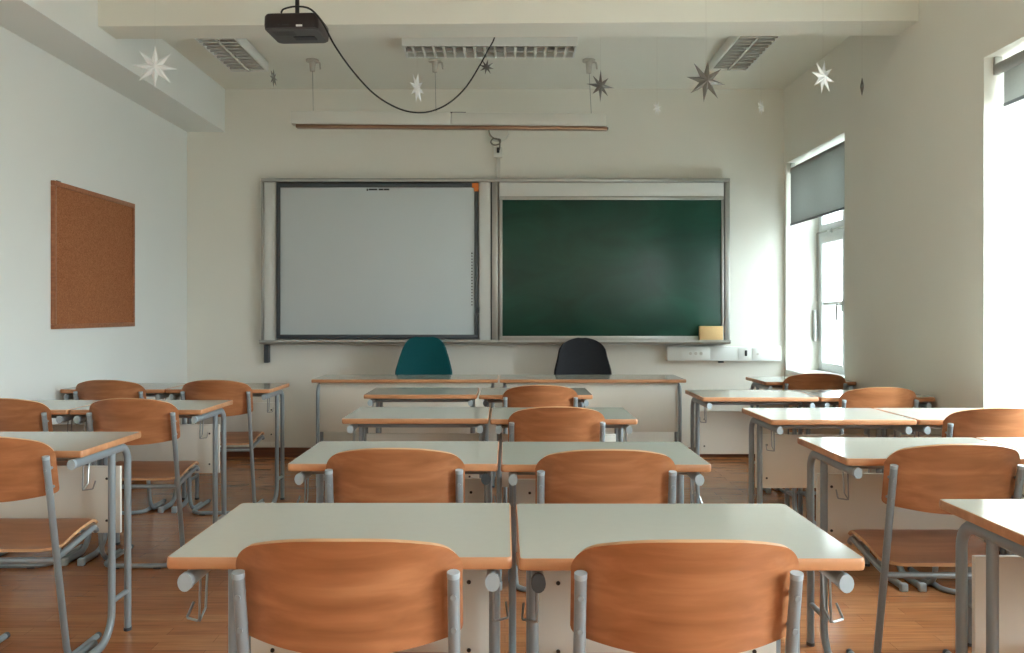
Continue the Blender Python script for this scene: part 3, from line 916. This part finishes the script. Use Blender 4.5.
for px, px2 in ((312, 312.4), (434.5, 435.2), (588.5, 590.5)):
    lx = X(px2, SY) - X(449.5, SY); tx = X(px, SY) - X(449.5, SY)
    ztop = ZC - r.location.z
    m = MB(); m.cyl((lx + 0.006, 0, 0.05), (tx + 0.0015, 0, ztop - 0.075), 0.0022, seg=6); m.build('cord', M['wire'], r)
    m = MB(); rz_ = lx * math.tan(tilt) * 0
    m.cyl((tx, 0, ztop - 0.095), (tx, 0, ztop - 0.012 + tx * math.tan(tilt)), 0.019, 0.026, seg=14)
    m.cyl((tx, 0, ztop - 0.014 + tx * math.tan(tilt)), (tx, 0, ztop + tx * math.tan(tilt)), 0.05, 0.05, seg=18)
    m.sweep(fillet([(tx + 0.03, 0, ztop - 0.014 + tx * math.tan(tilt)), (tx + 0.055, 0, ztop - 0.02 + tx * math.tan(tilt)), (tx + 0.062, 0, ztop - 0.07 + tx * math.tan(tilt))], 0.01), 0.007, seg=8)
    m.build('ceiling_mount', M['thread'], r)

# wall junction, cable and conduit behind the screen
JY = 7.38
m = MB()
cz = Z(131, JY); cxx = X(498.5, JY)
ring_r = [(0.093, 0), (0.093, 0.028), (0.084, 0.043), (0.0, 0.048)]
prev = None; vs = []; seg = 28
for rad, d in ring_r[:-1]:
    vs += [(rad * math.cos(2 * PI * k / seg), -d, rad * math.sin(2 * PI * k / seg)) for k in range(seg)]
fs = [(i * seg + k, i * seg + (k + 1) % seg, (i + 1) * seg + (k + 1) % seg, (i + 1) * seg + k) for i in range(2) for k in range(seg)]
fs += [tuple(range(seg)), tuple(2 * seg + k for k in range(seg))]
m.add(vs, fs)
tag(m.build('junction_box', M['screen_case'], None, loc=(cxx, YB, cz)), 'round white junction box on the wall just below the projection screen', 'junction box')
m = MB()
Yc = 7.355
ctrl = [(488.6, 130), (490.5, 136), (495, 139.6), (500, 140.2), (499.6, 144.5), (494.5, 146), (491, 143), (493.5, 139.3), (499, 141), (499.8, 147), (499.2, 151)]
m.sweep(curve_pts([(X(a, Yc), Yc - 0.03 - 0.012 * (i % 3) * 0.4, Z(c, Yc)) for i, (a, c) in enumerate(ctrl)], 8), 0.006, seg=8)
tag(m.build('coiled_cord', M['cable_grey'], None), 'looped grey cable between round junction box and small wall socket', 'cable')
r = empty('wall_socket', (X(498, JY), YB, Z(157, JY)), 0, label='small white wall socket hanging above the gap between both boards', cat='socket')
m = MB(); m.rbox(-0.036, 0.036, -0.045, 0, -0.005, 0.082, 0.006); m.build('body', M['screen_case'], r)
m = MB(); m.rbox(-0.010, 0.012, -0.062, -0.040, 0.030, 0.075, 0.004); m.build('plug', M['ink'], r)
m = MB(); m.rbox(X(496.3, JY), X(500.3, JY), YB - 0.022, YB, Z(179.0, JY), Z(157.6, JY), 0.003)
tag(m.build('cable_conduit', M['screen_case'], None), 'narrow vertical white conduit running down to the board frame top', 'conduit')

# ------------------------------------------------------------------ projector and its cable
PY = 4.42
px_c = X(291.5, 4.3)
r = empty('projector', (px_c, PY, ZC), math.radians(-3), label='dark ceiling projector hanging on a black pole before the beam', cat='projector')
zb = 2.672 - ZC
m = MB()
def rrect(hx, hy, rc, n=6):
    out = []
    for sx, sy, a0 in ((1, 1, 0), (-1, 1, 90), (-1, -1, 180), (1, -1, 270)):
        for k in range(n + 1):
            a = math.radians(a0 + 90 * k / n)
            out.append((sx * (hx - rc) + rc * math.cos(a), sy * (hy - rc) + rc * math.sin(a)))
    return out
def loft(m, secs):
    n = len(secs[0][0]); vs = [(x, y, z) for o, z in secs for x, y in o]
    fs = [(i * n + k, i * n + (k + 1) % n, (i + 1) * n + (k + 1) % n, (i + 1) * n + k) for i in range(len(secs) - 1) for k in range(n)]
    fs += [tuple(reversed(range(n))), tuple((len(secs) - 1) * n + k for k in range(n))]
    m.add(vs, fs)
loft(m, [(rrect(0.137, 0.122, 0.03), zb), (rrect(0.139, 0.124, 0.03), zb + 0.02), (rrect(0.138, 0.123, 0.03), zb + 0.062), (rrect(0.132, 0.117, 0.03), zb + 0.074)])
m.build('body', M['projector'], r)
m = MB(); loft(m, [(rrect(0.131, 0.115, 0.03), zb - 0.006), (rrect(0.136, 0.120, 0.03), zb + 0.001)]); pl = m.build('underside', M['projector_low'], r)
m = MB()
for k in range(9):
    m.box(-0.10 + k * 0.012, -0.094 + k * 0.012, -0.08, -0.02, zb - 0.0075, zb - 0.0055)
m.build('vent_slots', M['black'], pl)
m = MB(); m.box(-0.02, 0.09, 0.0, 0.055, zb - 0.0085, zb - 0.0055); m.build('hatch', M['black'], pl)
m = MB(); m.rbox(0.03, 0.062, -0.1255, -0.1225, zb + 0.004, zb + 0.014, 0.001); m.build('white_badge', M['paper'], r)
m = MB()
for x in (-0.06, -0.04, -0.028, -0.016):
    m.box(x, x + 0.005, -0.1248, -0.1225, zb + 0.012, zb + 0.017)
m.build('connector_row', M['cap_dark'], r)
m = MB(); m.cyl((0.09, 0.115, zb + 0.034), (0.09, 0.131, zb + 0.034), 0.026, 0.022, seg=20); m.build('lens', M['black'], r)
m = MB(); m.rbox(-0.055, 0.055, -0.055, 0.055, zb + 0.072, zb + 0.084, 0.004); m.cyl((0, 0, zb + 0.078), (0, 0, zb + 0.103), 0.032, 0.02, seg=16)
for sx in (-1, 1):
    m.rbox(sx * 0.075 - 0.035, sx * 0.075 + 0.035, -0.012, 0.012, zb + 0.072, zb + 0.080, 0.003)
m.build('mount_plate', M['black'], r)
m = MB(); m.cyl((0, 0, zb + 0.09), (0, 0, -0.012), 0.011, seg=14); m.cyl((0, 0, -0.014), (0, 0, 0), 0.05, seg=20); m.build('pole', M['black'], r)
m = MB()
cp = [((281, 13), 4.34), ((284, 9), 4.34), ((296, 6.5), 4.34), ((310, 9), 4.31), ((322, 22), 4.285), ((335, 46), 4.38), ((352, 70), 4.62), ((372, 92), 4.75), ((392, 105.5), 4.92), ((411, 112), 5.08),
      ((430, 111.5), 5.2), ((449, 103), 5.3), ((466, 87), 5.4), ((480, 65), 5.5), ((488, 50), 5.55), ((494, 39), 5.6), ((497, 24), 5.6), ((497, 15), 5.6)]
pts = [(X(a, y), y, Z(c, y)) for (a, c), y in cp]
pts[-1] = (pts[-1][0], 5.6, ZC - 0.004)
m.sweep(curve_pts(pts, 8), 0.0048, seg=8)
tag(m.build('cord_to_projector', M['cable'], None), 'black cable drooping in a wide loop from the projector up behind the beam', 'cable')

# ------------------------------------------------------------------ folded stars on threads
def star(px, py, y, size_px, mat, yaw, roll, label, npt=8, pitch=0.0, inner=0.36, depth=0.20, short=1.0):
    R = size_px * y / 857 / 2
    x, z = X(px, y), Z(py, y)
    top = 2.943 if 4.99 < y < 5.32 else ZC
    r = empty('hanging_star', (x, y, z), 0, label=label, cat='star', group='folded stars hanging from the ceiling')
    vs = [(0, -R * depth, 0), (0, R * depth, 0)]
    for k in range(2 * npt):
        a = PI / 2 + PI * k / npt
        rr = (R if k % 4 == 0 else R * short) if k % 2 == 0 else R * inner
        vs.append((rr * math.cos(a), 0, rr * math.sin(a)))
    fs = []
    for k in range(2 * npt):
        i, j = 2 + k, 2 + (k + 1) % (2 * npt)
        fs.append((0, i, j)); fs.append((1, j, i))
    rot = Matrix.Rotation(yaw, 3, 'Z') @ Matrix.Rotation(pitch, 3, 'X') @ Matrix.Rotation(roll, 3, 'Y')
    m = MB(); m.add([rot @ Vector(v) for v in vs], fs)
    m.build('star', mat, r, smooth=False)
    tipz = max((rot @ Vector(v)).z for v in vs)
    m = MB(); m.cyl((0, 0, tipz * 0.6), (0, 0, top - z), 0.0004, seg=5); m.build('thread', M['thread'], r)
star(155, 67, 4.6, 43, M['paper'], 0.35, 0.0, 'pale white star before the left soffit, above the cork board')
star(273.5, 78, 6.75, 18, M['shaded'], 1.40, 0.0, 'tiny star seen edge-on at the corner of the left ceiling light')
star(417, 88, 6.0, 31, M['paper'], 1.18, 0.15, 'narrow white star turned sideways below the crosswise ceiling light')
star(486.5, 67, 6.35, 16, M['shaded'], 0.2, 0.2, 'small dark star touching the cable below the crosswise light')
star(600.5, 86, 5.8, 33, M['shaded'], 0.45, 0.02, 'dark silver star beside the rightmost screen cord', inner=0.30, short=0.80)
star(657, 108, 5.7, 15, M['paper'], 0.75, 0.4, 'tiny white star beyond the right end of the projection screen')
star(706, 81, 4.5, 43, M['shaded'], 0.25, 0.12, 'largest dark silver star, in front of the right ceiling light')
star(761, 107, 5.7, 16, M['paper'], 0.85, 0.5, 'tiny grey-white star near the right back corner')
star(823, 77, 4.75, 35, M['paper'], 0.55, 0.14, 'bright white eight-pointed star before the window wall')
star(862, 86.5, 4.85, 19, M['shaded'], 1.25, 0.0, 'small dark star seen edge-on before the window wall')

# ------------------------------------------------------------------ light: overcast daylight through the windows, two of them added out of view
wd = bpy.data.worlds.new('overcast_sky')
scene.world = wd
wd.use_nodes = True
nt = wd.node_tree
bg = nt.nodes['Background']
tc = nt.nodes.new('ShaderNodeTexCoord')
sp = nt.nodes.new('ShaderNodeSeparateXYZ')
nt.links.new(tc.outputs['Generated'], sp.inputs[0])
cr = nt.nodes.new('ShaderNodeValToRGB')
mr = nt.nodes.new('ShaderNodeMapRange'); mr.inputs['From Min'].default_value = -1; mr.inputs['From Max'].default_value = 1
nt.links.new(sp.outputs['Z'], mr.inputs['Value'])
nt.links.new(mr.outputs['Result'], cr.inputs['Fac'])
e = cr.color_ramp.elements
e[0].position = 0.0; e[0].color = (0.20, 0.20, 0.19, 1)
e[1].position = 1.0; e[1].color = (1.15, 1.32, 1.42, 1)
k = e.new(0.48); k.color = (0.28, 0.29, 0.28, 1)
k = e.new(0.51); k.color = (0.52, 0.58, 0.61, 1)
k = e.new(0.75); k.color = (0.92, 1.04, 1.10, 1)
nt.links.new(cr.outputs['Color'], bg.inputs['Color'])
bg.inputs['Strength'].default_value = 36.0
for y0, y1, zb in WINDOWS:
    l = bpy.data.lights.new('window_portal', 'AREA')
    l.shape = 'RECTANGLE'; l.size = y1 - y0; l.size_y = WZ1 - WZ0
    l.cycles.is_portal = True
    o = bpy.data.objects.new('window_portal', l); COL.objects.link(o)
    o.location = (XO + 0.01, (y0 + y1) / 2, (WZ0 + WZ1) / 2)
    o.rotation_euler = (PI / 2, 0, PI / 2)

# ------------------------------------------------------------------ view and sampling quality
vs_ = scene.view_settings
vs_.view_transform = 'Standard'; vs_.look = 'None'; vs_.gamma = 1.0; vs_.use_curve_mapping = False
vs_.exposure = 0.6
cy = scene.cycles
cy.use_denoising = True
cy.denoiser = 'OPENIMAGEDENOISE'
cy.max_bounces = 14; cy.diffuse_bounces = 10; cy.glossy_bounces = 6; cy.transparent_max_bounces = 12
cy.sample_clamp_indirect = 6.0
cy.caustics_reflective = False; cy.caustics_refractive = False
